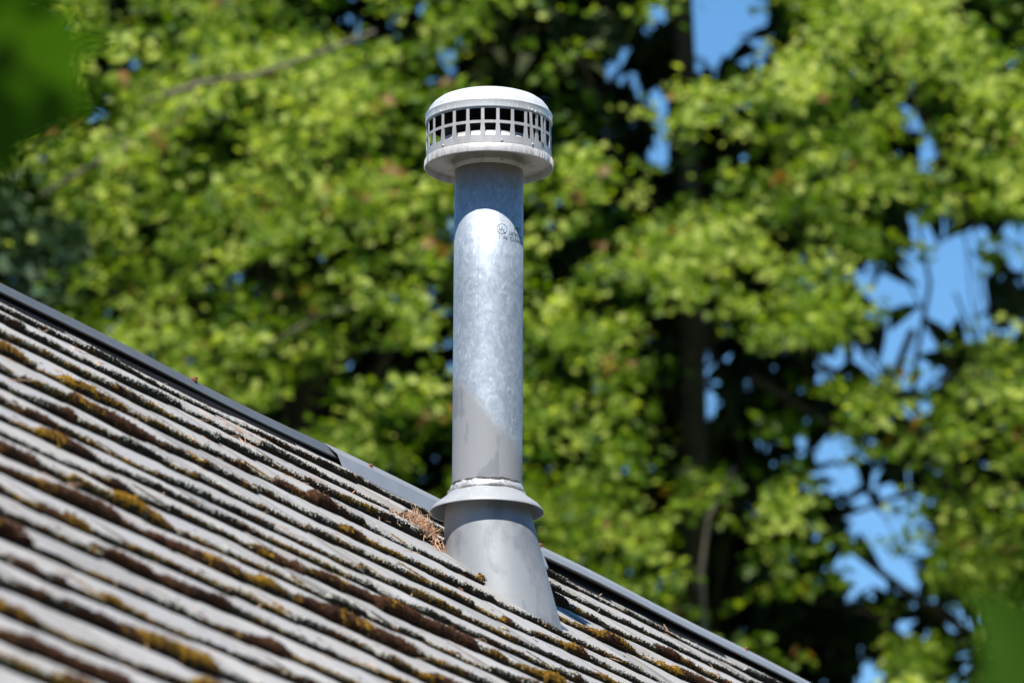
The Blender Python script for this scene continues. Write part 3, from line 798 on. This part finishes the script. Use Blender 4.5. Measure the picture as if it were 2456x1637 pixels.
maple_spec = {'left': (700, 31.6, .17, 'large leafy maple left of the flue, tree crown filling the picture behind the roof'),
              'mid': (1660, 31.2, .085, 'slender maple right of the flue with grey trunk showing in dark shade'),
              'right': (2560, 31.8, .16, 'bright green maple at the right picture edge with blue sky showing through')}
def branch_path(a, b_, sag=.15):
    a = Vector(a); b_ = Vector(b_); n = 5; L_ = (b_-a).length; P = []
    for i in range(n):
        f = i/(n-1); P.append(a.lerp(b_, f)+Vector((random.gauss(0, .03)*L_, random.gauss(0, .03)*L_, sag*L_*math.sin(pi*f)*.5+random.gauss(0, .02)*L_))*(1 if 0 < i < n-1 else 0))
    return P
for k_, (tx, dep, rad, lb) in maple_spec.items():
    dep += 1.6
    base = att(tx, 818, dep); base = Vector((base[0], base[1], 0)); top = Vector(att(tx, -1500, dep))
    t = thing('maple_tree', base, lb, 'tree', 'maple trees behind the house')
    P = []
    for i in range(12):
        f = i/11; P.append((random.gauss(0, .05)*(f > 0), random.gauss(0, .05)*(f > 0), top.z*f))
    trunk = obj('trunk', mesh('trunk', *tube(P, [KT*rad*(1.35-.9*i/11) for i in range(12)], 10), True), M_bark2, t)
    J = Join(); rt = random.Random(4)
    for p in tips[k_]:
        p = Vector(p)-base; z0 = max(1.5, p.z-abs((p-Vector((0, 0, p.z))).length)*rt.uniform(.3, .7))
        a = Vector((0, 0, z0)); rb0 = KT*rad*.07*rt.uniform(.5, 1.2)
        J.add(tube(branch_path(a, p), [rb0, rb0*.8, rb0*.6, rb0*.4, .004], 5))
    obj('limbs', mesh('limbs', J.V, J.F, True), M_bark2, t)
    obj('crown', leaf_mesh('crown', litems[k_], M_maple, np.array(base)), M_maple, t, kind='stuff')
    if rust[k_]: obj('seed_clusters', leaf_mesh('seed_clusters', rust[k_], M_old, np.array(base)), M_old, t, kind='stuff')
    print(k_, len(litems[k_]))

# limbs seen in the view, each as a part of its tree
def add_limb(tree, pts, dep, r0, r1, m):
    P = [Vector(att(x, y, dep))-tree.location for x, y in pts]; n = len(P)
    return obj('limb', mesh('limb', *tube(P, [KT*(r0+(r1-r0)*i/(n-1)) for i in range(n)], 7), True), m, tree)
T = {o['label'].split()[0]: o for o in bpy.data.objects if o.name.startswith('maple_tree')}
add_limb(T['large'], [(330, 250), (480, 200), (620, 178), (760, 130), (900, 75)], 28.3, .015, .008, M_bark)
add_limb(T['large'], [(100, 470), (260, 370), (420, 300), (470, 190)], 29.0, .014, .007, M_bark)
add_limb(T['large'], [(640, 830), (760, 760), (900, 720)], 29.4, .010, .005, M_bark)
add_limb(T['slender'], [(1690, 1700), (1690, 1500), (1682, 1370), (1700, 1240), (1760, 1120)], 29.6, .016, .008, M_bark)
add_limb(T['bright'], [(2456, 1590), (2330, 1520), (2190, 1430), (2060, 1330), (1960, 1260)], 32.3, .03, .014, M_bark2)
add_limb(T['bright'], [(2330, 1150), (2150, 1190), (1990, 1250)], 32.3, .018, .01, M_bark2)
add_limb(T['bright'], [(2200, 1120), (2190, 900), (2230, 680), (2200, 520)], 32.2, .018, .008, M_bark2)
add_limb(T['bright'], [(2460, 960), (2330, 800), (2290, 700)], 32.3, .014, .006, M_bark2)
add_limb(T['bright'], [(2190, 790), (2100, 1000), (1950, 850), (1900, 780)], 32.2, .022, .01, M_bark2)
add_limb(T['bright'], [(1800, 900), (1960, 1000), (2100, 1080), (2300, 1180)], 32.4, .024, .014, M_bark2)

# dark firs behind: dense boughs, sky left open where the view shows it
def fir(tx, dep, items, lb, m, rad=.12, height=17., grp='firs standing behind the maples'):
    b0 = att(tx, 818, dep); base = Vector((b0[0], b0[1], 0))
    t = thing('fir_tree', base, lb, 'tree', grp)
    P = [(random.gauss(0, .03), random.gauss(0, .03), height*KT*i/9) for i in range(10)]
    obj('trunk', mesh('trunk', *tube(P, [KT*rad*(1.3-1.15*i/9) for i in range(10)], 9), True), M_bark2, t)
    n = len(items); Vs = np.empty((n, 6, 3)); T_ = np.empty(n)
    U = np.array([(-.5, 0, 0), (-.32, .55, -.05), (0, 1, -.16), (.32, .55, -.05), (.5, 0, 0), (0, .1, .05)])
    for i, (c_, sz, ti) in enumerate(items):
        nn = up*rng.uniform(.2, 1)+rng.normal(0, .6, 3); nn /= np.linalg.norm(nn)
        tp = rng.normal(0, 1, 3); tp[2] -= .6; tp -= nn*np.dot(tp, nn); tp /= np.linalg.norm(tp); sd_ = np.cross(tp, nn)
        Vs[i] = c_-np.array(base)+(U[:, :1]*sd_*.55+U[:, 1:2]*tp+U[:, 2:3]*nn)*sz*KT; T_[i] = ti
    fa = np.array([(0, 1, 5), (1, 2, 5), (2, 3, 5), (3, 4, 5)]); Fa = (fa[None]+np.arange(n)[:, None, None]*6).reshape(-1, 3)
    me = mesh('boughs', Vs.reshape(-1, 3), Fa); tint_attr(me, np.repeat(T_, 6))
    obj('boughs', me, m, t, kind='stuff'); print('fir', n)
    return t
fitems = {k: [] for k in range(5)}; fcx = [420, 980, 1370, 1620, 2620]; blue = []
def opening(x, y): return noise2(x/62, y/58, 21)*.6+noise2(x/27, y/25, 33)*.4
for r in range(-2, 18):
    for c_ in range(-3, 27):
        inside = 0 <= r < 16 and 0 <= c_ < 24
        g_ = GRID[min(15, max(0, r))][min(23, max(0, c_))]
        nb = {'L': 60, 'M': 64, 'O': 74, 'D': 78, 'F': 60, 's': 52, 'S': 10}[g_]
        if g_ == 'S' and not inside: nb = 0
        for _ in range(rng.poisson(nb)):
            x = (c_+rng.random())*CW; y = (r+rng.random())*CY; q = opening(x, y)
            if g_ == 's' and q < .62: continue
            if g_ == 'S' and q < .76: continue
            if g_ in 'LM' and q < .17: continue
            dep = rng.uniform(33., 35.6); i = int(np.argmin([abs(x+random.gauss(0, 90)-v) for v in fcx]))
            fitems[i].append((att(x, y, dep), rng.uniform(.10, .24), rng.random()))
        if g_ == 'F' or (c_ < 1 and 3 < r < 9):
            for _ in range(rng.poisson(85)):
                x = (c_+rng.random())*CW; y = (r+rng.random())*CY
                if noise2(x/80, y/50, 5) < .3: continue
                blue.append((att(x, y, rng.uniform(29.2, 30.6)), rng.uniform(.05, .13), rng.random()))
        if g_ == 'O':
            for _ in range(rng.poisson(14)):
                x = (c_+rng.random())*CW; y = (r+rng.random())*CY
                fitems[2].append((att(x, y, rng.uniform(31., 32.)), rng.uniform(.06, .14), 1.))
# boughs above the view, shading those inside it
for i in range(5):
    for _ in range(2200):
        fitems[i].append((att(fcx[i]+rng.normal(0, 330), rng.uniform(-4200, -200), rng.uniform(33, 37)), rng.uniform(.3, .5), rng.random()))
fl_lab = ['dark fir behind the large left maple, mostly hidden by its leaves', 'dark fir directly behind the flue pipe, hidden under maple leaves',
          'olive dark fir rising behind the flue cap between two sky gaps', 'nearly black shaded fir right of the flue behind the slender maple', 'dark fir broken by wide blue sky gaps behind the right maple']
for i in range(5): fir(fcx[i], 34.3, fitems[i], fl_lab[i], M_fir)
fir(-60, 30., blue, 'blue green fir bough mass at the left picture edge above the ridge', M_firblue, .12, 11, 'firs standing behind the maples')

# ------------------------------------------------------------------ foreground leaves, far out of focus
def fore(name, root, pts, leaves, lb):
    base = Vector(root); t = thing(name, base, lb, 'sapling')
    P = [Vector(p)-base for p in pts]
    obj('stem', mesh('stem', *tube(P, [.012*(1-.8*i/(len(P)-1)) for i in range(len(P))], 6), True), M_bark2, t)
    for (x, y, dep, sz, nn, tp) in leaves:
        items = [(at(x, y, dep), np.array(nn, float), np.array(tp, float), sz, rng.random())]
        obj('leaf', leaf_mesh('leaf', items, M_fore, np.array(base)), M_fore, t)
fore('foreground_sapling', (-.95, 4.6, 0), [(-.95, 4.6, 0), (-.93, 4.6, 1.5), (-.80, 4.55, 3.0), (-.55, 4.5, 3.75), tuple(at(-60, 60, 4.5))],
     [(-30, 50, 4.5, .120, (.2, -.55, -.8), (.35, -.3, -.9)), (-150, 220, 4.4, .115, (-.2, -.6, -.7), (1, -.2, -.3)), (-90, 70, 4.6, .08, (.3, -.7, -.5), (1, 0, .1))]+
     [(-260+90*i, -150-50*(i % 3), 4.2+.12*j, .13, (.1*i, .3, 1), (1-.4*i, -.6, -.2)) for i in range(5) for j in range(3)],  # unseen leaves above the frame, added to shade the ones in view
     'blurred dark green leaves poking in at the top left corner, close to the camera, with added unseen leaves above to shade them')
fore('foreground_sapling', (.85, 4.6, 0), [(.85, 4.6, 0), (.83, 4.6, 1.5), (.66, 4.55, 2.6), (.50, 4.5, 2.95), tuple(at(2560, 1560, 4.5))],
     [(2540, 1660, 4.5, .095, (.3, -.9, -.15), (-.7, 0, .75)), (2590, 1540, 4.6, .08, (.2, -.9, -.2), (-1, 0, -.1))],
     'blurred green leaf poking in at the bottom right corner, close to the camera')
